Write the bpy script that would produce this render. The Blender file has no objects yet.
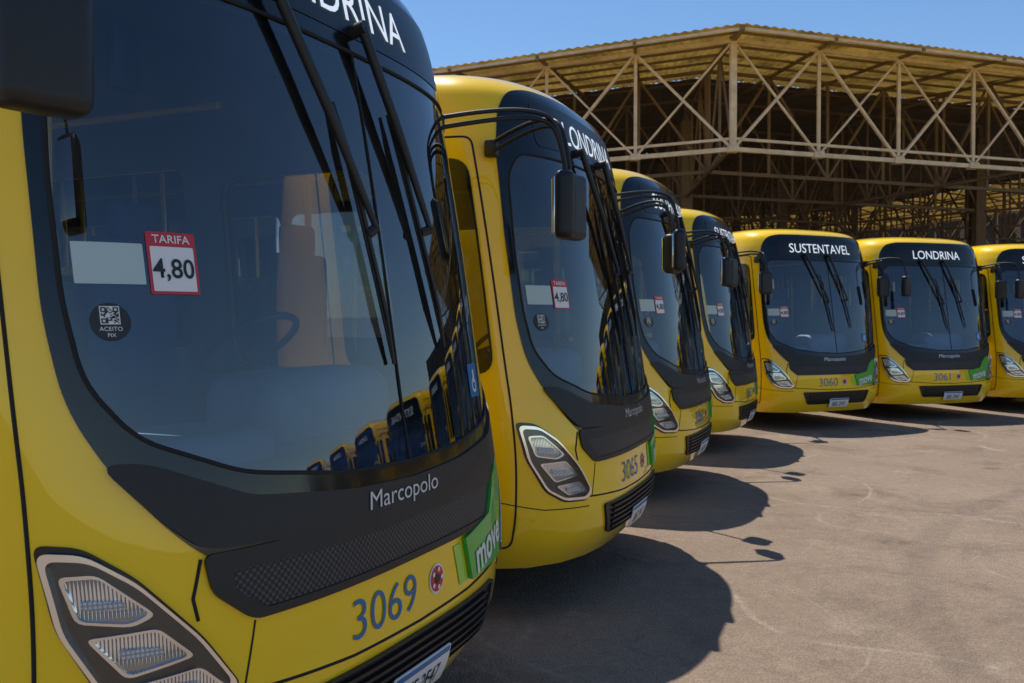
import bpy, bmesh, math, random
import numpy as np
from mathutils import Vector, Matrix
from mathutils.geometry import delaunay_2d_cdt
random.seed(4)
scene=bpy.context.scene
scene.view_settings.view_transform='Standard'
try: scene.view_settings.look='None'
except Exception: pass
scene.view_settings.exposure=0
COL=scene.collection

# ---------------------------------------------------------------- materials
def newmat(name):
    m=bpy.data.materials.new(name); m.use_nodes=True
    nt=m.node_tree; b=nt.nodes['Principled BSDF']; return m,nt,b
def simple(name,col,rough=0.5,metal=0.0,coat=0.0,emis=None,es=0,noise=0.0,nscale=8):
    m,nt,b=newmat(name)
    b.inputs['Base Color'].default_value=(*col,1); b.inputs['Roughness'].default_value=rough
    b.inputs['Metallic'].default_value=metal; b.inputs['Coat Weight'].default_value=coat
    b.inputs['Coat Roughness'].default_value=0.04
    if emis: b.inputs['Emission Color'].default_value=(*emis,1); b.inputs['Emission Strength'].default_value=es
    if noise>0:
        tc=nt.nodes.new('ShaderNodeTexCoord'); n=nt.nodes.new('ShaderNodeTexNoise'); n.inputs['Scale'].default_value=nscale
        n.inputs['Detail'].default_value=6
        nt.links.new(tc.outputs['Object'],n.inputs['Vector'])
        mx=nt.nodes.new('ShaderNodeMix'); mx.data_type='RGBA'
        mx.inputs[6].default_value=(*[c*(1-noise) for c in col],1); mx.inputs[7].default_value=(*[min(1,c*(1+noise)) for c in col],1)
        nt.links.new(n.outputs['Fac'],mx.inputs[0]); nt.links.new(mx.outputs[2],b.inputs['Base Color'])
        mr=nt.nodes.new('ShaderNodeMapRange'); mr.inputs[3].default_value=max(0.02,rough-0.1); mr.inputs[4].default_value=min(1,rough+0.12)
        nt.links.new(n.outputs['Fac'],mr.inputs[0]); nt.links.new(mr.outputs[0],b.inputs['Roughness'])
    return m

def paint_mat():
    m,nt,b=newmat('yellow_paint')
    tc=nt.nodes.new('ShaderNodeTexCoord')
    n=nt.nodes.new('ShaderNodeTexNoise'); n.inputs['Scale'].default_value=2.2; n.inputs['Detail'].default_value=8; n.inputs['Roughness'].default_value=0.65
    nt.links.new(tc.outputs['Object'],n.inputs['Vector'])
    sep=nt.nodes.new('ShaderNodeSeparateXYZ'); nt.links.new(tc.outputs['Object'],sep.inputs[0])
    mr=nt.nodes.new('ShaderNodeMapRange'); mr.inputs[1].default_value=0.25; mr.inputs[2].default_value=0.6; mr.inputs[3].default_value=0.40; mr.inputs[4].default_value=0.01
    nt.links.new(sep.outputs['Z'],mr.inputs[0])
    mul=nt.nodes.new('ShaderNodeMath'); mul.operation='MULTIPLY'; nt.links.new(n.outputs['Fac'],mul.inputs[0]); nt.links.new(mr.outputs[0],mul.inputs[1])
    mx=nt.nodes.new('ShaderNodeMix'); mx.data_type='RGBA'
    mx.inputs[6].default_value=(1.0,0.63,0.003,1); mx.inputs[7].default_value=(0.36,0.25,0.10,1)
    nt.links.new(mul.outputs[0],mx.inputs[0]); nt.links.new(mx.outputs[2],b.inputs['Base Color'])
    b.inputs['Roughness'].default_value=0.35; b.inputs['Specular IOR Level'].default_value=0.15
    b.inputs['Coat Weight'].default_value=1.0; b.inputs['Coat Roughness'].default_value=0.02; b.inputs['Coat IOR'].default_value=1.5
    n2=nt.nodes.new('ShaderNodeTexNoise'); n2.inputs['Scale'].default_value=2.2; n2.inputs['Detail'].default_value=2
    nt.links.new(tc.outputs['Object'],n2.inputs['Vector'])
    bp=nt.nodes.new('ShaderNodeBump'); bp.inputs['Strength'].default_value=0.10; bp.inputs['Distance'].default_value=0.02
    nt.links.new(n2.outputs['Fac'],bp.inputs['Height']); nt.links.new(bp.outputs[0],b.inputs['Normal']); nt.links.new(bp.outputs[0],b.inputs['Coat Normal'])
    return m
def glass_mat(name,tint,ior,dust=0.04):
    m,nt,b=newmat(name); nt.nodes.remove(b)
    out=nt.nodes['Material Output']
    tr=nt.nodes.new('ShaderNodeBsdfTransparent'); tr.inputs[0].default_value=(*tint,1)
    gl=nt.nodes.new('ShaderNodeBsdfGlossy'); gl.inputs['Roughness'].default_value=0.008; gl.inputs[0].default_value=(0.95,0.97,1,1)
    fr=nt.nodes.new('ShaderNodeFresnel'); fr.inputs[0].default_value=ior
    mx=nt.nodes.new('ShaderNodeMixShader')
    tc=nt.nodes.new('ShaderNodeTexCoord'); n=nt.nodes.new('ShaderNodeTexNoise'); n.inputs['Scale'].default_value=5; n.inputs['Detail'].default_value=9
    nt.links.new(tc.outputs['Object'],n.inputs['Vector'])
    mr=nt.nodes.new('ShaderNodeMapRange'); mr.inputs[1].default_value=0.4; mr.inputs[2].default_value=0.85; mr.inputs[3].default_value=0.0; mr.inputs[4].default_value=dust
    nt.links.new(n.outputs['Fac'],mr.inputs[0])
    df=nt.nodes.new('ShaderNodeBsdfDiffuse'); df.inputs[0].default_value=(0.55,0.5,0.45,1)
    m2=nt.nodes.new('ShaderNodeMixShader')
    nt.links.new(fr.outputs[0],mx.inputs[0]); nt.links.new(tr.outputs[0],mx.inputs[1]); nt.links.new(gl.outputs[0],mx.inputs[2])
    nt.links.new(mr.outputs[0],m2.inputs[0]); nt.links.new(mx.outputs[0],m2.inputs[1]); nt.links.new(df.outputs[0],m2.inputs[2])
    nt.links.new(m2.outputs[0],out.inputs[0])
    return m
def uvpattern_mat(name,scale,c0,c1,thr,rough=0.4,metal=0,rot=45):
    m,nt,b=newmat(name)
    tc=nt.nodes.new('ShaderNodeTexCoord'); mp=nt.nodes.new('ShaderNodeMapping'); mp.inputs['Scale'].default_value=(scale[0],scale[1],1); mp.inputs['Rotation'].default_value=(0,0,math.radians(rot))
    nt.links.new(tc.outputs['UV'],mp.inputs[0])
    v=nt.nodes.new('ShaderNodeTexVoronoi'); v.voronoi_dimensions='2D'; v.inputs['Scale'].default_value=1; v.inputs['Randomness'].default_value=0.0
    nt.links.new(mp.outputs[0],v.inputs['Vector'])
    cr=nt.nodes.new('ShaderNodeMapRange'); cr.inputs[1].default_value=thr-0.06; cr.inputs[2].default_value=thr+0.06
    nt.links.new(v.outputs['Distance'],cr.inputs[0])
    mx=nt.nodes.new('ShaderNodeMix'); mx.data_type='RGBA'; mx.inputs[6].default_value=(*c0,1); mx.inputs[7].default_value=(*c1,1)
    nt.links.new(cr.outputs[0],mx.inputs[0]); nt.links.new(mx.outputs[2],b.inputs['Base Color'])
    bp=nt.nodes.new('ShaderNodeBump'); bp.inputs['Strength'].default_value=0.6; bp.inputs['Distance'].default_value=0.004
    nt.links.new(cr.outputs[0],bp.inputs['Height']); nt.links.new(bp.outputs[0],b.inputs['Normal'])
    b.inputs['Roughness'].default_value=rough; b.inputs['Metallic'].default_value=metal
    return m

M={}
M['paint']=paint_mat()
M['glass']=glass_mat('windscreen_glass',(0.66,0.76,0.84),1.95,0.02)
M['sglass']=glass_mat('side_glass',(0.62,0.67,0.68),1.6,0.03)
M['clear']=glass_mat('lamp_glass',(0.95,0.96,0.97),1.5,0.01)
M['gblack']=simple('black_gloss',(0.005,0.0055,0.006),0.15,coat=0.2)
M['black']=simple('black_plastic',(0.010,0.010,0.011),0.45,noise=0.3,nscale=40)
M['seam']=simple('seam_rubber',(0.01,0.01,0.01),0.8)
M['liner']=simple('interior_liner',(0.20,0.21,0.23),0.7)
M['dash']=simple('dashboard_grey',(0.22,0.28,0.42),0.5,noise=0.12,nscale=12)
M['seat']=simple('seat_fabric',(0.03,0.05,0.14),0.8,noise=0.3,nscale=30)
M['ygrab']=simple('yellow_rail',(1.0,0.68,0.01),0.3)
M['floor']=simple('bus_floor',(0.06,0.06,0.065),0.8)
M['white']=simple('white_vinyl',(0.78,0.78,0.76),0.4)
M['red']=simple('red_vinyl',(0.55,0.03,0.04),0.4)
M['ink']=simple('black_ink',(0.010,0.010,0.011),0.35)
M['blue']=simple('blue_vinyl',(0.012,0.15,0.38),0.4)
M['green']=simple('green_vinyl',(0.04,0.42,0.04),0.35,coat=0.5)
M['lime']=simple('lime_vinyl',(0.33,0.66,0.05),0.35,coat=0.5)
M['chrome']=simple('chrome',(0.80,0.81,0.83),0.13,metal=1)
M['silver']=simple('silver_letters',(0.70,0.71,0.73),0.3,metal=0.3)
M['lampgrey']=simple('lamp_housing',(0.08,0.085,0.09),0.2,metal=0.7)
M['led']=uvpattern_mat('lamp_reflector',(110,8),(0.97,0.97,0.98),(0.35,0.37,0.40),0.40,0.12,0.75,rot=0)
M['ledbar']=uvpattern_mat('lamp_led_bar',(90,90),(0.95,0.96,1.0),(0.5,0.52,0.55),0.40,0.15,0.1,rot=0)
M['mesh']=uvpattern_mat('grille_mesh',(62,62),(0.002,0.002,0.002),(0.07,0.07,0.072),0.42,0.45)
M['ledtxt']=simple('led_sign',(0.7,0.75,0.8),0.5,emis=(0.85,0.93,1.0),es=0.6)
M['tyre']=simple('tyre_rubber',(0.02,0.02,0.02),0.85)
M['rim']=simple('wheel_rim',(0.3,0.3,0.3),0.45,metal=0.5)
M['amber']=simple('amber_lens',(0.7,0.22,0.02),0.2)
M['paper']=simple('pale_paper',(0.46,0.58,0.56),0.6)

# ---------------------------------------------------------------- bus surface map
W0=1.25; DD=0.6; LEN=10.4
aa=np.linspace(0,math.pi/2,6001)
ex=W0*np.sin(aa)**(2/2.9); ey=DD*(1-np.cos(aa)**(2/2.2))
arc=np.concatenate([[0],np.cumsum(np.hypot(np.diff(ex),np.diff(ey)))])
S0=float(arc[-1]); SM=S0+LEN
tab=np.array([
 (0.28,0.28,1.19,0.12),(0.40,0.40,1.235,0.04),(0.55,0.55,1.25,0.005),(0.75,0.75,1.25,0.0),(0.95,0.95,1.25,0.01),(1.15,1.15,1.25,0.035),
 (1.4,1.4,1.25,0.075),(2.0,2.0,1.247,0.165),(2.5,2.5,1.240,0.25),(2.8,2.8,1.228,0.31),(2.95,2.95,1.212,0.345),(3.08,3.07,1.175,0.39),
 (3.2,3.15,1.10,0.47),(3.35,3.20,0.97,0.62),(3.6,3.23,0.72,0.86),(3.9,3.245,0.38,1.08),(4.25,3.25,0.02,1.3)])
def herm(x,xs,ys):
    m=np.gradient(ys,xs); x=np.clip(x,xs[0],xs[-1])
    i=np.clip(np.searchsorted(xs,x)-1,0,len(xs)-2); h=xs[i+1]-xs[i]; t=(x-xs[i])/h
    return ((2*t**3-3*t**2+1)*ys[i]+(t**3-2*t**2+t)*h*m[i]+(-2*t**3+3*t**2)*ys[i+1]+(t**3-t**2)*h*m[i+1])
def P(s,v):
    s=np.asarray(s,float); v=np.asarray(v,float)
    z=herm(v,tab[:,0],tab[:,1]); w=herm(v,tab[:,0],tab[:,2]); y0=herm(v,tab[:,0],tab[:,3])
    a=np.abs(s); bx=np.interp(a,arc,ex)/W0; by=np.where(a<S0,np.interp(a,arc,ey),DD+(a-S0))
    t=np.clip((a-S0)/2.6,0,1); g=1-(3*t*t-2*t**3)
    return np.stack([np.sign(s)*bx*w, y0*g+by, z],-1)
def N(s,v,e=0.012):
    n=np.cross(P(s+e,v)-P(s-e,v),P(s,np.minimum(v+e,4.25))-P(s,v-e))
    l=np.linalg.norm(n,axis=-1,keepdims=True); n=np.where(l>1e-9,n/np.maximum(l,1e-9),np.array([0,0,1.0])); return n
def PO(s,v,off): 
    s=np.atleast_1d(np.asarray(s,float)); v=np.atleast_1d(np.asarray(v,float))
    return P(s,v)+N(s,v)*off

def inpoly(pts,poly):
    x=pts[:,0]; y=pts[:,1]; r=np.zeros(len(pts),bool); n=len(poly); j=n-1
    for i in range(n):
        xi,yi=poly[i]; xj,yj=poly[j]
        if yi!=yj:
            c=((yi>y)!=(yj>y))&(x<(xj-xi)*(y-yi)/(yj-yi)+xi); r^=c
        j=i
    return r
def densify(poly,step):
    out=[]
    for i in range(len(poly)):
        a=poly[i]; b=poly[(i+1)%len(poly)]; sx=step
        if abs(a[0])>S0+0.1 and abs(b[0])>S0+0.1: sx=max(step,0.25)
        n=max(1,int(math.ceil(math.hypot((b[0]-a[0])/ (sx/step),b[1]-a[1])/step)))
        for k in range(n): out.append((a[0]+(b[0]-a[0])*k/n,a[1]+(b[1]-a[1])*k/n))
    return out
def rnd(poly,r,seg=6):
    out=[];n=len(poly)
    for i in range(n):
        p=Vector(poly[i]); a=Vector(poly[i-1])-p; b=Vector(poly[(i+1)%n])-p
        rr=min(r,a.length*0.45,b.length*0.45); p0=p+a.normalized()*rr; p1=p+b.normalized()*rr
        for k in range(seg+1):
            t=k/seg; q=(1-t)**2*p0+2*t*(1-t)*p+t*t*p1; out.append((q.x,q.y))
    return out
def mir(poly): return [(-a,b) for a,b in reversed(poly)]
TEMPLATE=[]
def reg(name,data,mw=None): TEMPLATE.append((name,data,mw or Matrix.Identity(4)))
def panel(name,outer,mat,off=0.003,th=0.0,holes=(),res=0.06,reg_=True,gridx=None,gridy=None):
    step=res
    loops=[densify(outer,step)]+[densify(h,step) for h in holes]
    pts=[];edges=[]
    for lp in loops:
        b=len(pts); pts+=lp; edges+=[(b+i,b+(i+1)%len(lp)) for i in range(len(lp))]
    o=np.array(loops[0]); mn=o.min(0); mx=o.max(0)
    gx=gridx if gridx is not None else np.arange(mn[0]+step*0.5,mx[0],step)
    gy=gridy if gridy is not None else np.arange(mn[1]+step*0.5,mx[1],step)
    G=np.array([(x,y) for x in gx for y in gy if mn[0]<x<mx[0] and mn[1]<y<mx[1]]).reshape(-1,2)
    if len(G):
        k=inpoly(G,loops[0])
        for h in loops[1:]: k&=~inpoly(G,h)
        G=G[k]
        A=np.array([p for lp in loops for p in lp])
        if len(G):
            d=np.array([np.min((A[:,0]-g[0])**2+(A[:,1]-g[1])**2) for g in G]); G=G[d>(step*0.3)**2]
        pts=pts+[tuple(g) for g in G]
    vo,eo,fo,*_=delaunay_2d_cdt([Vector(p) for p in pts],edges,[],0,1e-5)
    V=np.array([(v.x,v.y) for v in vo]); F=np.array([tuple(f) for f in fo])
    c=V[F].mean(1); k=inpoly(c,loops[0])
    for h in loops[1:]: k&=~inpoly(c,h)
    F=F[k]
    nrm=N(V[:,0],V[:,1]); C=P(V[:,0],V[:,1])+nrm*off
    a=V[F[:,1]]-V[F[:,0]]; b=V[F[:,2]]-V[F[:,0]]; cr=a[:,0]*b[:,1]-a[:,1]*b[:,0]
    F=np.where((cr<0)[:,None],F[:,::-1],F)
    verts=[tuple(x) for x in C]; faces=[tuple(int(i) for i in f) for f in F]; uv=[tuple(x) for x in V]
    nfn=[tuple(x) for x in nrm]
    if th>0:
        from collections import Counter
        cnt=Counter(); 
        for f in faces:
            for i in range(3): cnt[(f[i],f[(i+1)%3])]+=1
        for (i,j) in list(cnt):
            if (j,i) not in cnt:
                b0=len(verts)
                pi=Vector(C[i]); pj=Vector(C[j]); qi=Vector(C[i]-nrm[i]*th); qj=Vector(C[j]-nrm[j]*th)
                verts+= [tuple(pi),tuple(qi),tuple(qj),tuple(pj)]; uv+=[uv[i],uv[i],uv[j],uv[j]]
                fn=(qi-pi).cross(pj-pi)
                if fn.length>0: fn.normalize()
                nfn+=[tuple(fn)]*4; faces.append((b0,b0+1,b0+2,b0+3))
    me=bpy.data.meshes.new(name); me.from_pydata(verts,[],faces); me.materials.append(M[mat])
    ul=me.uv_layers.new(name='UVMap')
    li=np.zeros(len(me.loops),int); me.loops.foreach_get('vertex_index',li)
    ul.data.foreach_set('uv',np.array(uv)[li].ravel())
    me.polygons.foreach_set('use_smooth',[True]*len(me.polygons)); me.update()
    me.normals_split_custom_set_from_vertices([Vector(x) for x in nfn])
    if reg_: reg(name,me)
    return me
def rect(s0,s1,v0,v1,r=0.02): return rnd([(s0,v0),(s1,v0),(s1,v1),(s0,v1)],r)
def circ(s,v,r,n=28): return [(s+r*math.cos(2*math.pi*i/n),v+r*math.sin(2*math.pi*i/n)) for i in range(n)]
def tubemesh(name,pts,r,mat,res=6,cyclic=False,smooth=True):
    cu=bpy.data.curves.new(name+'_c','CURVE'); cu.dimensions='3D'; cu.bevel_depth=r; cu.bevel_resolution=2; cu.resolution_u=res
    sp=cu.splines.new('NURBS' if smooth and len(pts)>2 else 'POLY'); sp.points.add(len(pts)-1)
    for i,p in enumerate(pts): sp.points[i].co=(p[0],p[1],p[2],1)
    if sp.type=='NURBS': sp.order_u=3; sp.use_endpoint_u=not cyclic
    sp.use_cyclic_u=cyclic; cu.use_fill_caps=True
    ob=bpy.data.objects.new('tmp',cu); COL.objects.link(ob)
    dg=bpy.context.evaluated_depsgraph_get(); me=bpy.data.meshes.new_from_object(ob.evaluated_get(dg)); me.name=name
    bpy.data.objects.remove(ob); me.materials.clear(); me.materials.append(M[mat])
    me.polygons.foreach_set('use_smooth',[True]*len(me.polygons))
    return me
def seam(name,sv,r=0.0045,mat='seam',off=0.0,cyclic=False):
    sv=np.array(densify(sv,0.05)) if cyclic else np.array([p for i in range(len(sv)-1) for p in [(sv[i][0]+(sv[i+1][0]-sv[i][0])*k/8,sv[i][1]+(sv[i+1][1]-sv[i][1])*k/8) for k in range(8)]]+[sv[-1]])
    pts=PO(sv[:,0],sv[:,1],off)
    reg(name,tubemesh(name,[tuple(p) for p in pts],r,mat,cyclic=cyclic,smooth=False))
def textmesh(txt,h,bold=0.0,slant=0.0,sx=1.0):
    cu=bpy.data.curves.new('t','FONT'); cu.body=txt; cu.size=h/0.7; cu.align_x='CENTER'; cu.offset=bold; cu.shear=slant; cu.resolution_u=4
    ob=bpy.data.objects.new('t',cu); COL.objects.link(ob); dg=bpy.context.evaluated_depsgraph_get()
    me=bpy.data.meshes.new_from_object(ob.evaluated_get(dg)); bpy.data.objects.remove(ob)
    for v in me.vertices: v.co.x*=sx
    return me
def maptext(name,txt,s,v,h,mat,off,bold=0.0,slant=0.0,sx=1.0,rot=0.0):
    me=textmesh(txt,h,bold,slant,sx); me.name=name
    A=np.array([tuple(q.co) for q in me.vertices])
    x=A[:,0]*math.cos(rot)-A[:,1]*math.sin(rot); y=A[:,0]*math.sin(rot)+A[:,1]*math.cos(rot)
    C=PO(x+s,y+v,off); me.vertices.foreach_set('co',C.ravel()); me.materials.clear(); me.materials.append(M[mat]); me.update(); return me

class Bld:
    def __init__(s): s.bm=bmesh.new(); s.mats=[]
    def mi(s,m):
        if m not in s.mats: s.mats.append(m)
        return s.mats.index(m)
    def box(s,c,d,mat,bev=0.0,rot=None,seg=2):
        t=bmesh.new(); bmesh.ops.create_cube(t,size=1)
        for v in t.verts: v.co=Vector((v.co.x*d[0],v.co.y*d[1],v.co.z*d[2]))
        if bev>0: bmesh.ops.bevel(t,geom=t.edges[:],offset=bev,segments=seg,affect='EDGES',profile=0.6)
        mtx=Matrix.Translation(c)@(rot.to_4x4() if rot else Matrix.Identity(4)); t.transform(mtx)
        s._add(t,mat,bev>0)
    def cyl(s,a,b,r,mat,seg=12,r2=None):
        a=Vector(a);b=Vector(b);d=b-a
        t=bmesh.new(); bmesh.ops.create_cone(t,cap_ends=True,segments=seg,radius1=r,radius2=r if r2 is None else r2,depth=d.length)
        t.transform(Matrix.Translation((a+b)/2)@d.to_track_quat('Z','Y').to_matrix().to_4x4()); s._add(t,mat,True)
    def _add(s,t,mat,sm):
        i=s.mi(mat)
        for f in t.faces: f.material_index=i; f.smooth=sm
        me=bpy.data.meshes.new('x'); t.to_mesh(me); t.free(); s.bm.from_mesh(me); bpy.data.meshes.remove(me)
    def member(s,a,b,w,mat):
        a=Vector(a);b=Vector(b);d=b-a
        s.box((a+b)/2,(w,w,d.length),mat,rot=d.to_track_quat('Z','Y').to_matrix())
    def lathe(s,prof,axis_pt,mat,seg=32):
        t=bmesh.new(); rings=[]
        for x,r in prof: rings.append([t.verts.new((axis_pt[0]+x,axis_pt[1]+r*math.cos(2*math.pi*k/seg),axis_pt[2]+r*math.sin(2*math.pi*k/seg))) for k in range(seg)])
        for i in range(len(rings)-1):
            for k in range(seg): t.faces.new((rings[i][k],rings[i][(k+1)%seg],rings[i+1][(k+1)%seg],rings[i+1][k]))
        bmesh.ops.recalc_face_normals(t,faces=t.faces[:]); s._add(t,mat,True)
    def mesh(s,name):
        me=bpy.data.meshes.new(name); s.bm.to_mesh(me); s.bm.free()
        for m in s.mats: me.materials.append(M[m])
        try: me.set_sharp_from_angle(angle=math.radians(40))
        except Exception: pass
        return me

# ---------------------------------------------------------------- build bus template
gl=[(-1.07,2.68),(-1.165,2.55),(-1.20,2.1),(-1.20,1.76),(-1.17,1.54),(-1.06,1.39),(-0.78,1.275),(-0.38,1.22),(0,1.205)]
glass=gl+[( -a,b) for a,b in reversed(gl[:-1])]
glass=rnd(glass,0.07,5)
mk=[(-0.90,3.11),(-1.07,3.06),(-1.16,2.93),(-1.215,2.68),(-1.245,2.2),(-1.25,1.72),(-1.22,1.48),(-1.13,1.30),(-1.02,1.16),(-0.95,1.09),(-0.88,1.04),(-0.45,1.02),(0,1.015)]
mask=mk+[(-a,b) for a,b in reversed(mk[:-1])]
mask=rnd(mask,0.09,5)
def arch(sc,r=0.56,zc=0.50,v0=0.28):
    a0=math.asin((v0-zc)/r); return [(sc+r*math.cos(t),zc+r*math.sin(t)) for t in np.linspace(math.pi-a0,a0,18)]
bot=[(-SM,0.28)]
WS=[S0+2.05,S0+7.6]
bot+=arch(-WS[1])+arch(-WS[0])+[(-S0-0.6,0.28),(S0+0.6,0.28)]+arch(WS[0])+arch(WS[1])+[(SM,0.28)]
outer=bot+[(SM,4.25),(-SM,4.25)]
swins=[]
x=S0+1.55
while x<S0+9.3:
    for sg in (-1,1): swins.append(rect(min(sg*x,sg*(x+1.28)),max(sg*x,sg*(x+1.28)),1.55,2.58,0.09))
    x+=1.36
door_w=[rnd([(-1.68,1.46),(-1.42,1.46),(-1.40,2.58),(-1.62,2.58)],0.11),rect(-(S0+0.80),-(S0+0.30),1.46,2.58,0.13)]
drv_w=[rect(S0+0.12,S0+1.25,1.45,2.5,0.14)]
gx=np.concatenate([np.arange(-SM+0.3,-S0-1,0.33),np.arange(-S0-1,S0+1,0.055),np.arange(S0+1.1,SM,0.33)])
gy=np.concatenate([np.arange(0.31,3.0,0.085),np.arange(3.0,3.5,0.04),np.arange(3.55,4.2,0.1)])
allh=[glass]+swins+door_w+drv_w
panel('body_shell',outer,'paint',off=0,holes=allh,res=0.055,gridx=gx,gridy=gy)
liner_outer=[(-SM+0.1,0.9),(SM-0.1,0.9),(SM-0.1,4.25),(-SM+0.1,4.25)]
panel('inner_liner',liner_outer,'liner',off=-0.05,holes=allh,res=0.08,gridx=gx[::2],gridy=gy[::2])
panel('windscreen_surround',mask,'gblack',off=0.006,th=0.008,holes=[glass],res=0.05)
def inset(poly,k,c=None):
    A=np.array(poly); c=A.mean(0) if c is None else np.array(c); return [tuple(q) for q in (c+(A-c)*k)]
panel('windscreen',inset(glass,1.004),'glass',off=0.001,res=0.045)
seam('windscreen_rubber',glass,0.007,off=0.004,cyclic=True)
seam('windscreen_joint',[(0,2.68),(0,1.205)],0.005,off=0.003)
for i,w in enumerate(swins): panel('side_window',w,'sglass',off=-0.012,res=0.3)
for sg in (-1,1):
    a,b=sorted((sg*(S0+1.48),sg*(S0+9.85)))
    hs=[w for w in swins if np.mean([q[0] for q in w])*sg>0]
    panel('window_band',rect(a,b,1.49,2.64,0.1),'gblack',off=0.003,th=0.003,holes=hs,res=0.12)
for w in door_w:
    panel('door_frame',inset(w,1.10),'gblack',off=0.008,th=0.01,holes=[inset(w,0.995)],res=0.05)
    panel('door_glass',w,'sglass',off=0.0,res=0.05)
for w in drv_w:
    panel('driver_window_frame',inset(w,1.06),'gblack',off=0.006,th=0.008,holes=[w],res=0.06)
    panel('driver_window',w,'sglass',off=-0.005,res=0.15)
seam('door_seam',rnd([(-1.77,0.42),(-1.37,0.42),(-1.345,1.3),(-1.345,2.76),(-1.77,2.76)],0.05),0.006,cyclic=True)
seam('door_seam',rect(-(S0+0.92),-(S0+0.18),0.42,2.76,0.06),0.006,cyclic=True)
panel('door_handle',rect(-1.72,-1.66,1.08,1.11,0.01),'black',off=0.02,th=0.02,res=0.05)
seam('gutter',[(-SM+.1,2.95),(-S0-0.1,2.95)],0.012,'paint',0.004); seam('gutter',[(SM-.1,2.95),(S0+0.1,2.95)],0.012,'paint',0.004)
seam('corner_seam',[(1.44,0.32),(1.43,0.9),(1.40,1.25),(1.42,2.2),(1.38,2.8)],0.0025)
for sg in (-1,1):
    seam('skirt_seam',[(sg*(S0+1.3),0.95),(sg*(S0+9.8),0.95)],0.004)
    seam('rub_rail',[(sg*(S0+1.3),1.40),(sg*(S0+9.8),1.40)],0.014,'black',0.004)
gr=[(-0.86,1.015),(-0.85,0.965),(-0.76,0.895),(0.76,0.895),(0.85,0.965),(0.86,1.015)]
chin=[(-0.93,1.07),(-0.915,0.965),(-0.80,0.87),(0.80,0.87),(0.915,0.965),(0.93,1.07)]
panel('chin_trim',rnd(chin,0.03,4),'black',off=0.014,th=0.014,holes=[rnd(gr,0.025,4)],res=0.05)
panel('grille_mesh',rnd(gr,0.025,4),'mesh',off=0.008,res=0.05)
chin2=rnd([(-1.16,1.33),(-1.03,1.175),(-0.93,1.085),(-0.5,1.06),(0,1.055),(0.5,1.06),(0.93,1.085),(1.03,1.175),(1.16,1.33),(1.05,1.33),(0.77,1.21),(0.36,1.165),(0,1.15),(-0.36,1.165),(-0.77,1.21),(-1.05,1.33)],0.05,4)
panel('lower_trim',chin2,'black',off=0.018,th=0.014,res=0.05)
for sg in (-1,1):
    seam('hood_seam',[(sg*0.935,1.06),(sg*0.965,0.96),(sg*0.955,0.90)],0.005)
    seam('hood_seam',[(sg*0.79,0.865),(sg*0.83,0.68)],0.003)
seam('bumper_seam',[(-0.85,0.675),(-0.4,0.645),(0,0.637),(0.4,0.645),(0.85,0.675)],0.005)
for sg in (-1,1): seam('bumper_seam',[(sg*0.86,0.62),(sg*1.2,0.635),(sg*1.5,0.69)],0.003)
lg=rnd([(-0.66,0.60),(-0.58,0.42),(0.58,0.42),(0.66,0.60)],0.03,4)
panel('bumper_grille',lg,'black',off=0.004,res=0.05)
panel('bumper_grille_frame',inset(lg,1.06),'black',off=0.016,th=0.016,holes=[lg],res=0.05)
for k in range(5):
    v=0.442+k*0.032; panel('grille_slat',rect(-0.58,0.58,v,v+0.012,0.005),'black',off=0.022,th=0.018,res=0.06)
panel('licence_plate',rect(-0.20,0.20,0.37,0.50,0.012),'white',off=0.034,th=0.006,res=0.05)
reg('plate_number',maptext('plate_number','BEE 2F47',0,0.392,0.060,'ink',0.036,bold=0.0,sx=0.85))
panel('plate_band',rect(-0.19,0.19,0.475,0.494,0.004),'blue',off=0.036,res=0.05)
DS=0.045
HL=[(-1.37,1.12),(-1.26,1.11),(-1.15,1.03),(-1.00,0.86),(-0.90,0.71),(-0.945,0.67),(-1.12,0.68),(-1.235,0.745),(-1.335,0.92)]
HL=[(a+DS,b) for a,b in HL]
for sg in (-1,1):
    f=(lambda p:p) if sg<0 else mir
    hl=f(rnd(HL,0.035,5))
    panel('headlight_bezel',inset(hl,1.07),'gblack',off=0.003,res=0.04)
    panel('headlight_housing',hl,'lampgrey',off=0.006,res=0.04)
    panel('headlight_rim',hl,'chrome',off=0.024,th=0.018,holes=[inset(hl,0.92)],res=0.04)
    for q in ([(-1.315,1.05),(-1.235,1.05),(-1.12,0.945),(-1.17,0.925),(-1.285,0.945)],
              [(-1.26,0.895),(-1.11,0.90),(-1.03,0.82),(-1.18,0.795)],
              [(-1.165,0.765),(-1.01,0.78),(-0.945,0.715),(-1.09,0.71)]):
        q=[(a+DS,b) for a,b in q]
        qq=f(rnd(q,0.018,3)); 
        panel('lamp_frame',inset(qq,1.12),'chrome',off=0.020,th=0.012,holes=[inset(qq,0.98)],res=0.03)
        panel('lamp_lens',inset(qq,0.98),'led',off=0.009,res=0.03)
        c0=np.array(q).mean(0)
        bar=[(c0[0]-0.055,c0[1]+0.012),(c0[0]+0.045,c0[1]+0.002),(c0[0]+0.05,c0[1]-0.018),(c0[0]-0.05,c0[1]-0.012)]
        panel('lamp_bar',f(rnd(bar,0.008,3)),'ledbar',off=0.019,th=0.010,res=0.03)
    panel('headlight_cover',inset(hl,0.95),'clear',off=0.023,res=0.04)
    panel('indicator',f(rect(-1.60,-1.54,0.84,0.88,0.015)),'amber',off=0.01,th=0.01,res=0.03)
panel('city_graphic',[(0.34,0.855),(0.40,0.68),(0.80,0.69),(0.855,0.80),(0.95,0.95),(0.91,1.07),(0.84,1.095),(0.72,1.03),(0.62,0.90)],'green',off=0.0205,th=0.018,res=0.04)
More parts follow.
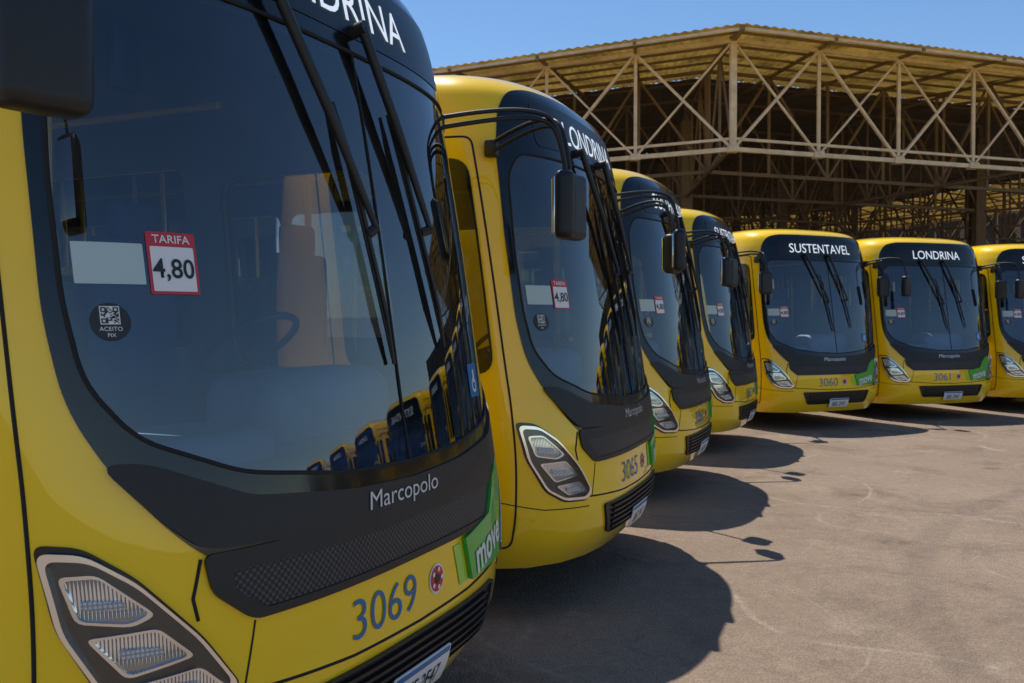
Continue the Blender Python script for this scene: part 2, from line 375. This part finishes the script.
panel('city_graphic_light',[(0.26,0.84),(0.31,0.68),(0.385,0.68),(0.325,0.84)],'lime',off=0.0035,res=0.04)
panel('city_graphic_blue',[(0.79,0.71),(0.81,0.71),(0.94,0.94),(0.915,1.02)],'blue',off=0.0225,res=0.04)
reg('city_word',maptext('city_word','move',0.61,0.725,0.135,'white',0.0245,bold=0.004,sx=0.80,rot=0.20))
c=(0.12,0.755)
panel('emblem_ring',circ(*c,0.055),'white',off=0.003,res=0.04); panel('emblem_core',circ(*c,0.047),'red',off=0.005,res=0.04)
panel('emblem_mark',circ(c[0],c[1],0.019),'ink',off=0.007,res=0.04)
for k in range(5):
    t=k*2*math.pi/5; panel('emblem_mark',circ(c[0]+0.034*math.cos(t),c[1]+0.034*math.sin(t),0.009,10),'white',off=0.007,res=0.04)
reg('maker_script',maptext('maker_script','Marcopolo',-0.08,1.085,0.058,'silver',0.0215,bold=0.0,slant=0.15,sx=1.25))
panel('destination_display',rect(-0.92,0.88,2.74,3.02,0.05),'ink',off=0.009,res=0.05)
panel('notice_paper',rect(-1.165,-0.990,1.80,1.91,0.004),'paper',off=0.004,res=0.04)
panel('fare_sticker',rect(-0.980,-0.845,1.775,1.945,0.006),'red',off=0.0045,res=0.04)
panel('fare_sticker_field',rect(-0.972,-0.853,1.783,1.905,0.004),'white',off=0.006,res=0.04)
reg('fare_text',maptext('fare_text','TARIFA',-0.9125,1.915,0.022,'white',0.0065,bold=0.0004))
reg('fare_number',maptext('fare_number','4,80',-0.9125,1.820,0.052,'ink',0.0075,bold=0.001,sx=0.9))
panel('round_sticker',circ(-1.09,1.70,0.050),'ink',off=0.005,res=0.04)
panel('code_field',rect(-1.114,-1.066,1.693,1.741,0.001),'white',off=0.006,res=0.04)
rr=random.Random(2); bmq=[];fq=[]
for i in range(13):
    for j in range(13):
        fx=min(i,12-i); fy=min(j,12-j); corner=(i<4 and j>8)or(i>8 and j>8)or(i<4 and j<4)
        if corner: on=((i%9 if i>8 else i) in (0,3) or (j%9 if j>8 else j) in (0,3))
        else: on=rr.random()<0.5
        if on:
            e=0.0033; a=-1.1115+i*e; b=1.6955+j*e; n=len(bmq)
            bmq+= [tuple(PO(a+dx,b+dy,0.0075)[0]) for dx,dy in ((0,0),(e,0),(e,e),(0,e))]; fq.append((n,n+1,n+2,n+3))
mq=bpy.data.meshes.new('code_pattern'); mq.from_pydata(bmq,[],fq); mq.materials.append(M['ink']); reg('code_pattern',mq)
reg('round_text',maptext('round_text','ACEITO',-1.09,1.676,0.011,'white',0.0065))
reg('round_text',maptext('round_text','PIX',-1.09,1.660,0.010,'white',0.0065))
panel('access_sticker',rect(0.62,0.76,1.38,1.52,0.01),'blue',off=0.004,res=0.04)
panel('access_sticker_figure',circ(0.685,1.43,0.032),'white',off=0.0055,holes=[circ(0.685,1.43,0.020)],res=0.04)
panel('access_sticker_figure',rect(0.675,0.70,1.44,1.495,0.004),'white',off=0.0065,res=0.04)
def svp(l,off): return [tuple(PO(a,b,off)[0]) for a,b in l]
def wiper(pv,el,b0,b1,pre):
    b=Bld()
    p=[Vector(q) for q in svp([pv,((pv[0]+el[0])/2,(pv[1]+el[1])/2),el],0.055)]
    b.cyl(svp([pv],0.0)[0],svp([pv],0.07)[0],0.026,'black',14)
    b.cyl(p[0],p[1],0.020,'black',10,0.018); b.cyl(p[1],p[2],0.018,'black',10,0.011)
    n=6; L=[(b0[0]+(b1[0]-b0[0])*k/n,b0[1]+(b1[1]-b0[1])*k/n) for k in range(n+1)]
    bl=svp(L,0.018); bu=svp(L,0.032)
    for k in range(n): b.cyl(bl[k],bl[k+1],0.007,'black',6)
    for k in range(1,n-1): b.cyl(bu[k],bu[k+1],0.008,'black',6)
    b.cyl(bu[n//2],p[2],0.018,'black',8); b.cyl(bu[1],bl[0],0.006,'black',6); b.cyl(bu[n-1],bl[n],0.006,'black',6)
    reg(pre,b.mesh(pre))
wiper((-0.46,2.76),(-0.10,2.02),(-0.20,2.45),(-0.04,1.55),'wiper')
wiper((0.02,2.76),(0.30,2.05),(0.16,2.48),(0.36,1.60),'wiper')
for sg in (-1,1):
    b=Bld()
    for dz in (0,0.05):
        pts=[(sg*1.17,0.60,2.66+dz),(sg*1.30,0.40,2.71+dz),(sg*1.44,0.16,2.74+dz*0.7),(sg*1.50,0.04,2.68+dz*0.5),(sg*1.50,0.01,2.44)]
        reg('mirror_arm',tubemesh('mirror_arm',pts,0.012,'black',res=8))
    b.box((sg*1.50,0.01,2.29),(0.19,0.10,0.34),'black',bev=0.042,seg=5,rot=Matrix.Rotation(sg*0.25,3,'Z'))
    b.box((sg*1.505,0.065,2.29),(0.15,0.012,0.28),'chrome',bev=0.004,rot=Matrix.Rotation(sg*0.25,3,'Z'))
    b.box((sg*1.18,0.58,2.685),(0.06,0.08,0.10),'black',bev=0.02)
    reg('mirror',b.mesh('mirror'))
for sg in (-1,1):
    for ws in WS:
        y=DD+(ws-S0); b=Bld(); c=(sg*1.07,y,0.5)
        b.lathe([(-0.14*sg,0.28),(-0.14*sg,0.47),(-0.11*sg,0.495),(0.10*sg,0.495),(0.14*sg,0.46),(0.145*sg,0.36),(0.12*sg,0.29)],c,'tyre')
        b.lathe([(0.12*sg,0.29),(0.135*sg,0.28),(0.04*sg,0.24),(0.02*sg,0.14),(0.10*sg,0.13),(0.12*sg,0.10),(0.12*sg,0.001)],c,'rim')
        reg('wheel',b.mesh('wheel'))
b=Bld()
b.box((0,5.6,0.62),(1.7,9.8,0.35),'seam'); b.box((0,0.9,0.42),(1.9,0.9,0.2),'seam',bev=0.05)
b.box((0,10.95,1.9),(2.3,0.1,2.5),'paint',bev=0.03)
for ws in WS: b.cyl((-1,DD+ws-S0,0.5),(1,DD+ws-S0,0.5),0.08,'seam')
reg('chassis',b.mesh('chassis'))
b=Bld()
b.box((0,5.8,0.86),(2.35,10.0,0.06),'floor')
b.box((0,0.80,1.05),(2.15,0.55,0.36),'dash',bev=0.12,seg=4)
b.box((0.0,0.58,1.12),(1.7,0.5,0.18),'dash',bev=0.08,seg=4)
b.box((0.45,0.84,1.33),(0.90,0.42,0.34),'dash',bev=0.16,seg=8)
b.box((0.50,1.03,1.42),(0.5,0.12,0.12),'black',bev=0.03)
b.box((-0.45,0.75,1.24),(0.7,0.45,0.16),'dash',bev=0.07,seg=4)
b.box((0.58,1.72,1.25),(0.5,0.5,0.14),'seat',bev=0.06,seg=3); b.box((0.58,1.98,1.72),(0.5,0.13,0.8),'seat',bev=0.06,seg=3); b.box((0.58,1.98,2.2),(0.28,0.1,0.2),'seat',bev=0.04,seg=3)
b.cyl((0.58,1.7,0.88),(0.58,1.7,1.2),0.1,'black')
b.cyl((0.55,0.95,1.1),(0.55,1.22,1.56),0.035,'black')
b.box((0.62,2.22,1.55),(0.95,0.04,0.7),'liner',bev=0.01)
b.box((-0.5,2.9,1.1),(0.7,0.5,0.4),'liner',bev=0.05)
for y in np.arange(3.2,10.2,0.82):
    for xx in (-0.92,-0.48,0.48,0.92):
        b.box((xx,y,1.32),(0.41,0.42,0.08),'seat',bev=0.03); b.box((xx,y+0.22,1.66),(0.41,0.07,0.68),'seat',bev=0.03)
    for xx in (-0.26,0.26): b.cyl((xx,y+0.2,0.88),(xx,y+0.2,2.95),0.017,'ygrab',8)
for xx in (-0.55,0.55): b.cyl((xx,1.4,2.72),(xx,10.4,2.72),0.017,'ygrab',8)
for xx,yy in ((-0.3,1.5),(0.1,2.25),(-0.95,1.25)): b.cyl((xx,yy,0.88),(xx,yy,3.0),0.024,'ygrab',8)
b.cyl((-1.0,1.2,1.5),(-0.3,1.5,1.5),0.022,'ygrab',8); b.cyl((0.1,2.25,1.95),(1.1,2.2,1.95),0.024,'ygrab',8)
b.box((0,0.72,2.84),(2.0,0.40,0.18),'liner',bev=0.06,seg=3)
b.box((-0.75,0.60,2.5),(0.10,0.04,0.20),'black',bev=0.02)
reg('interior',b.mesh('interior'))
tt=[(0.55+0.24*math.cos(t),1.22+0.19*math.sin(t),1.60-0.13*math.sin(t)*1.0) for t in np.linspace(0,2*math.pi,25)[:-1]]
reg('steering_wheel',tubemesh('steering_wheel',tt,0.018,'black',cyclic=True))
b=Bld(); b.box((0,6.0,3.29),(1.5,2.2,0.14),'white',bev=0.06,seg=3); reg('roof_unit',b.mesh('roof_unit'))

cache={}
def place_bus(Lx,Ly,phi,dest,num,center=False):
    f=math.radians(phi); cx,cy=math.cos(f),math.sin(f); n=(math.sin(f),-math.cos(f))
    ox,oy=(Lx,Ly) if center else (Lx+1.23*cx+0.33*n[0],Ly+1.23*cy+0.33*n[1])
    e=bpy.data.objects.new('city_bus',None); COL.objects.link(e)
    e.location=(ox,oy,0); e.rotation_euler=(0,0,f); e.empty_display_size=0.5
    for nm,data,mw in TEMPLATE:
        o=bpy.data.objects.new(nm,data); COL.objects.link(o); o.parent=e
    k=('d',dest)
    if k not in cache: cache[k]=maptext('destination_text',dest,-0.08,2.80,0.145,'ledtxt',0.012,bold=0.0,sx=0.98)
    o=bpy.data.objects.new('destination_text',cache[k]); COL.objects.link(o); o.parent=e
    k=('n',num)
    if k not in cache: cache[k]=maptext('fleet_number',num,-0.22,0.69,0.130,'blue',0.004,bold=-0.0015,sx=1.08)
    o=bpy.data.objects.new('fleet_number',cache[k]); COL.objects.link(o); o.parent=e
for a in [(-1.13,2.20,66,'LONDRINA','3069'),(0.10,5.0,69,'LONDRINA','3065'),(1.20,8.2,68,'SUSTENTAVEL','3066'),(2.48,11.3,66,'SUSTENTAVEL','3062'),
          (3.93,14.0,26,'SUSTENTAVEL','3060'),(6.38,15.5,19,'LONDRINA','3061'),(9.16,16.9,14,'SUSTENTAVEL','3064')]:
    place_bus(*a)
for a in [(13.2,17.6,6,'LONDRINA','3067'),(16.2,17.3,-4,'LONDRINA','3067'),(18.9,16.2,-18,'SUSTENTAVEL','3067'),(21.2,14.3,-32,'LONDRINA','3067'),(22.8,11.8,-46,'LONDRINA','3067'),(23.6,8.9,-60,'LONDRINA','3067')]:
    place_bus(*a,center=True)

# ---------------------------------------------------------------- ground
def ground_mat():
    m,nt,b=newmat('dusty_asphalt'); L=nt.links.new
    tc=nt.nodes.new('ShaderNodeTexCoord')
    def noise(sc,det=6,ro=0.6,dist=0):
        n=nt.nodes.new('ShaderNodeTexNoise'); n.inputs['Scale'].default_value=sc; n.inputs['Detail'].default_value=det; n.inputs['Roughness'].default_value=ro; n.inputs['Distortion'].default_value=dist
        L(tc.outputs['Object'],n.inputs['Vector']); return n
    def ramp(src,a,b_,c0=0,c1=1):
        r=nt.nodes.new('ShaderNodeMapRange'); r.inputs[1].default_value=a; r.inputs[2].default_value=b_; r.inputs[3].default_value=c0; r.inputs[4].default_value=c1; L(src,r.inputs[0]); return r.outputs[0]
    def mth(op,a,b_):
        q=nt.nodes.new('ShaderNodeMath'); q.operation=op
        for i,z in ((0,a),(1,b_)):
            if isinstance(z,(int,float)): q.inputs[i].default_value=z
            else: L(z,q.inputs[i])
        return q.outputs[0]
    def mix(f,a,b_,bt='MIX'):
        x=nt.nodes.new('ShaderNodeMix'); x.data_type='RGBA'; x.blend_type=bt
        if isinstance(f,float): x.inputs[0].default_value=f
        else: L(f,x.inputs[0])
        for i,q in ((6,a),(7,b_)):
            if isinstance(q,tuple): x.inputs[i].default_value=(*q,1)
            else: L(q,x.inputs[i])
        return x.outputs[2]
    c=mix(ramp(noise(0.35,8,0.6).outputs['Fac'],0.3,0.72),(0.240,0.175,0.125),(0.340,0.255,0.185))
    c=mix(ramp(noise(1.6,8,0.7,0.6).outputs['Fac'],0.56,0.76,0,0.75),c,(0.42,0.33,0.245))
    c=mix(ramp(noise(0.9,9,0.75,0.5).outputs['Fac'],0.50,0.68,0,0.75),c,(0.130,0.095,0.070))
    c=mix(ramp(noise(12,6,0.75).outputs['Fac'],0.35,0.7,0,0.45),c,(0.16,0.12,0.09))
    # round oil drips
    vo=nt.nodes.new('ShaderNodeTexVoronoi'); vo.inputs['Scale'].default_value=0.9; L(tc.outputs['Object'],vo.inputs['Vector'])
    c=mix(mth('MULTIPLY',ramp(vo.outputs['Distance'],0.05,0.13,0.75,0),ramp(noise(7,4,0.7).outputs['Fac'],0.35,0.6)),c,(0.07,0.055,0.045))
    g=nt.nodes.new('ShaderNodeTexVoronoi'); g.inputs['Scale'].default_value=80; L(tc.outputs['Object'],g.inputs['Vector'])
    c=mix(0.45,c,mix(ramp(g.outputs['Distance'],0.1,0.7),(0.5,0.5,0.5),(1.12,1.12,1.12)),'MULTIPLY')
    for sc,wd,am in ((0.28,0.005,0.6),(0.55,0.006,0.35),(0.16,0.003,0.6)):
        n=noise(sc,1.2,0.4); d=mth('ABSOLUTE',mth('SUBTRACT',n.outputs['Fac'],0.5),0)
        l=ramp(d,0.0,wd,1,0); l=mth('MULTIPLY',l,ramp(noise(0.8,5,0.7).outputs['Fac'],0.45,0.62,0,am)); l=mth('MULTIPLY',l,ramp(noise(14,4,0.7).outputs['Fac'],0.3,0.6))
        c=mix(l,c,(0.50,0.43,0.34))
    w=nt.nodes.new('ShaderNodeVectorMath'); w.operation='DISTANCE'; w.inputs[1].default_value=(9.5,3.0,0); L(tc.outputs['Object'],w.inputs[0])
    for r,wd in ((5.6,0.14),(7.4,0.14),(3.1,0.1)):
        d=mth('ABSOLUTE',mth('SUBTRACT',w.outputs['Value'],r),0)
        l=mth('MULTIPLY',ramp(d,wd*0.5,wd,1,0),ramp(noise(0.7,6,0.7).outputs['Fac'],0.42,0.7,0,0.5)); c=mix(l,c,(0.10,0.08,0.065))
    n=noise(0.5,7,0.62); d=mth('ABSOLUTE',mth('SUBTRACT',n.outputs['Fac'],0.47),0)
    l=mth('MULTIPLY',ramp(d,0.0,0.0018,1,0),ramp(noise(0.3,3).outputs['Fac'],0.5,0.6,0,0.7)); c=mix(l,c,(0.06,0.048,0.04))
    L(c,b.inputs['Base Color']); b.inputs['Roughness'].default_value=0.88; b.inputs['Specular IOR Level'].default_value=0.25
    bp=nt.nodes.new('ShaderNodeBump'); bp.inputs['Strength'].default_value=0.6; bp.inputs['Distance'].default_value=0.012
    L(mth('ADD',g.outputs['Distance'],noise(30,6,0.7).outputs['Fac']),bp.inputs['Height']); L(bp.outputs[0],b.inputs['Normal'])
    return m
me=bpy.data.meshes.new('ground'); me.from_pydata([(-400,-400,0),(400,-400,0),(400,400,0),(-400,400,0)],[],[(0,1,2,3)])
me.materials.append(ground_mat()); COL.objects.link(bpy.data.objects.new('ground',me))

# ---------------------------------------------------------------- steel shelter
M['steel']=simple('painted_steel',(0.58,0.47,0.34),0.55,noise=0.4,nscale=4)
M['steel2']=simple('dark_steel',(0.17,0.115,0.07),0.7,noise=0.4,nscale=3)  # darker brown steel for inner members and wall posts
M['backdrop']=simple('dark_wall',(0.035,0.027,0.02),0.9,noise=0.4,nscale=2)  # near-black tone stands in for the dark depth under the roof
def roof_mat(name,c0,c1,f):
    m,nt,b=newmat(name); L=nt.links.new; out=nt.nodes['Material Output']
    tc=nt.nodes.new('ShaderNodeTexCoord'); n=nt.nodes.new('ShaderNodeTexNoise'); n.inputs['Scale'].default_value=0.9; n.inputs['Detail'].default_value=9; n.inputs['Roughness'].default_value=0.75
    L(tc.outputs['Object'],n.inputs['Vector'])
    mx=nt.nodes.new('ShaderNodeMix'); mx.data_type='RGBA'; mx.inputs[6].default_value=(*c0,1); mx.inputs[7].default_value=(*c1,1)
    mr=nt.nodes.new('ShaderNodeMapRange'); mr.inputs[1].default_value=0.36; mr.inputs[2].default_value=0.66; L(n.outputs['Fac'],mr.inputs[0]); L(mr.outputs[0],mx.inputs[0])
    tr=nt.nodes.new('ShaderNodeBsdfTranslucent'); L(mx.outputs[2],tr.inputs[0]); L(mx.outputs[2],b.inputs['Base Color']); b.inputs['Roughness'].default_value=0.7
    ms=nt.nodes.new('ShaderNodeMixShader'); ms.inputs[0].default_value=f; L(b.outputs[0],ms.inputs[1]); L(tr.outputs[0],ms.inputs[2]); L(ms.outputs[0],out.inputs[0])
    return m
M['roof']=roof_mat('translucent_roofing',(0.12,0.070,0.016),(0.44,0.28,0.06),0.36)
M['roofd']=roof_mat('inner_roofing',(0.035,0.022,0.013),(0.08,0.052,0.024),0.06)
SIDE=22.0; base=18.6
V=[Vector((5.6,22.0))]; ang=base
for i in range(7):
    V.append(V[-1]+SIDE*Vector((math.cos(math.radians(ang)),math.sin(math.radians(ang))))); ang+=45
C=sum(V,Vector((0,0)))/8
EH=8.95
def ring(k,h): return [Vector((*(C+(v-C)*k),h)) for v in V]
shelter=bpy.data.objects.new('steel_shelter',None); COL.objects.link(shelter)
def addchild(name,me): o=bpy.data.objects.new(name,me); COL.objects.link(o); o.parent=shelter
def roofband(k0,k1,h0,h1,mat,name,per=0.26,amp=0.02):
    vs=[];fs=[]
    r0=ring(k0,h0); r1=ring(k1,h1)
    for i in range(8):
        a,b_=r0[i],r0[(i+1)%8]; c,d=r1[i],r1[(i+1)%8]; n=int(SIDE/per)*2
        b0=len(vs)
        for k in range(n+1):
            t=k/n; z=amp*(1 if k%2 else -1)
            p=a.lerp(b_,t); q=c.lerp(d,t); vs.append((p.x,p.y,p.z+z)); vs.append((q.x,q.y,q.z+z))
        for k in range(n): j=b0+2*k; fs.append((j,j+2,j+3,j+1))
    me=bpy.data.meshes.new(name); me.from_pydata(vs,[],fs); me.materials.append(M[mat]); addchild(name,me)
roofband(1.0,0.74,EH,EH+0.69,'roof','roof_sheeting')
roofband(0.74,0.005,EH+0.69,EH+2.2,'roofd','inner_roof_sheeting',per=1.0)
tr=Bld(); tr2=Bld()
def truss(B,a,b_,zt,zb,npan,w,mat,xb=True):
    a=Vector(a);b_=Vector(b_)
    def p(t,z): q=a.lerp(b_,t); return Vector((q.x,q.y,z))
    B.member(p(0,zt),p(1,zt),w*1.1,mat); B.member(p(0,zb),p(1,zb),w*1.3,mat)
    if xb: B.member(p(0,zb+0.27),p(1,zb+0.27),w*0.8,mat)
    for k in range(npan):
        B.member(p(k/npan,zb),p(k/npan,zt),w*(1.0 if k else 1.9),mat)
        t0,t1=k/npan,(k+1)/npan
        if k%2: t0,t1=t1,t0
        B.member(p(t0,zb),p(t1,zt),w*0.85,mat)
        if xb: B.member(p((t0+t1)/2,(zb+zt)/2+0.03),p(t0,zt),w*0.6,mat)
        if xb: B.member(p((t0+t1)/2,(zb+zt)/2-0.03),p(t1,zb),w*0.6,mat)
        if xb:
            q=p(k/npan,zb); B.box((q.x,q.y,zb),(0.26,0.26,0.16),mat)
R=[C+(v-C)*0.955 for v in V]
for i in range(8):
    a,b_=R[i],R[(i+1)%8]; truss(tr,a,b_,EH-0.02,6.15,8,0.085,'steel')
    a2,b2=[C+(v-C)*0.997 for v in (V[i],V[(i+1)%8])]; tr.member((*a2,EH-0.10),(*b2,EH-0.10),0.07,'steel')
for i in range(8):
    a,b_=V[i],V[(i+1)%8]
    for k in range(8):
        t=k/8; q=a.lerp(b_,t); inn=C+(q-C)*0.66
        tr2.member((*q,EH-0.10),(*inn,EH+0.78),0.08 if k else 0.12,'steel2')
    for kk in (0.975,0.92,0.88,0.84,0.79,0.72):
        h=EH+0.9*(1-kk)/0.34-0.055
        tr2.member((*(C+(a-C)*kk),h),(*(C+(b_-C)*kk),h),0.06,'steel2')
for kk,np_ in ((0.80,8),(0.62,6),(0.4,5)):
    Q=[C+(v-C)*kk for v in V]
    for i in range(8): truss(tr2,Q[i],Q[(i+1)%8],EH+0.9*(1-kk)/0.34*0.8,6.3,np_,0.085,'steel2',xb=False)
for i in range(8):
    for t in (0,0.5):
        q=V[i].lerp(V[(i+1)%8],t); truss(tr2,C+(q-C)*0.95,C+(q-C)*0.12,EH+0.3,6.25,12,0.07,'steel2',xb=False)
for kk in (0.62,0.3):
    for i in range(8):
        q=C+(V[i]-C)*kk; tr2.box((q.x,q.y,4.5),(0.4,0.4,9.0),'steel2')
addchild('perimeter_truss',tr.mesh('perimeter_truss')); addchild('inner_trusses',tr2.mesh('inner_trusses'))
b=Bld(); cen=C+Vector((0,30)); b.box((cen.x,cen.y,6.5),(170,0.4,13),'backdrop')  # added backdrop wall, fills the gap under the roof with dark and hides sky
for k in range(-16,17):
    b.box((cen.x+k*5.0,cen.y-0.25,5.6),(3.2,0.12,1.6),'gblack'); b.box((cen.x+k*5.0+2.5,cen.y-0.3,6.4),(0.4,0.3,12.8),'steel2')
e=bpy.data.objects.new('workshop_building',b.mesh('workshop_building')); COL.objects.link(e)

# ---------------------------------------------------------------- light
sd=Vector((-0.5,0.86,0)).normalized(); el=math.radians(66); sdir=Vector((sd.x*math.cos(el),sd.y*math.cos(el),math.sin(el)))
su=bpy.data.lights.new('sun','SUN'); su.energy=5.0; su.angle=math.radians(0.5); su.color=(1,0.94,0.85)
so=bpy.data.objects.new('sun',su); COL.objects.link(so); so.rotation_euler=(-sdir).to_track_quat('-Z','Y').to_euler()
w=bpy.data.worlds.new('World'); scene.world=w; w.use_nodes=True; nt=w.node_tree
sk=nt.nodes.new('ShaderNodeTexSky'); sk.sky_type='NISHITA'; sk.sun_disc=False; sk.sun_elevation=el; sk.sun_rotation=math.atan2(sd.x,sd.y)
sk.air_density=1.0; sk.dust_density=0.2; sk.ozone_density=2.0; sk.altitude=600
hs=nt.nodes.new('ShaderNodeHueSaturation'); hs.inputs['Saturation'].default_value=1.15
nt.links.new(sk.outputs[0],hs.inputs['Color']); nt.links.new(hs.outputs[0],nt.nodes['Background'].inputs[0]); nt.nodes['Background'].inputs[1].default_value=0.14
# ---------------------------------------------------------------- camera
cam=bpy.data.cameras.new('camera'); co=bpy.data.objects.new('camera',cam); COL.objects.link(co)
cam.sensor_width=36; cam.lens=900/1024*36; cam.clip_end=2000; cam.clip_start=0.05
co.location=(0,0,1.7); co.rotation_euler=(math.radians(90-1.24),0,0)
cam.dof.use_dof=True; cam.dof.focus_distance=3.4; cam.dof.aperture_fstop=8
scene.camera=co
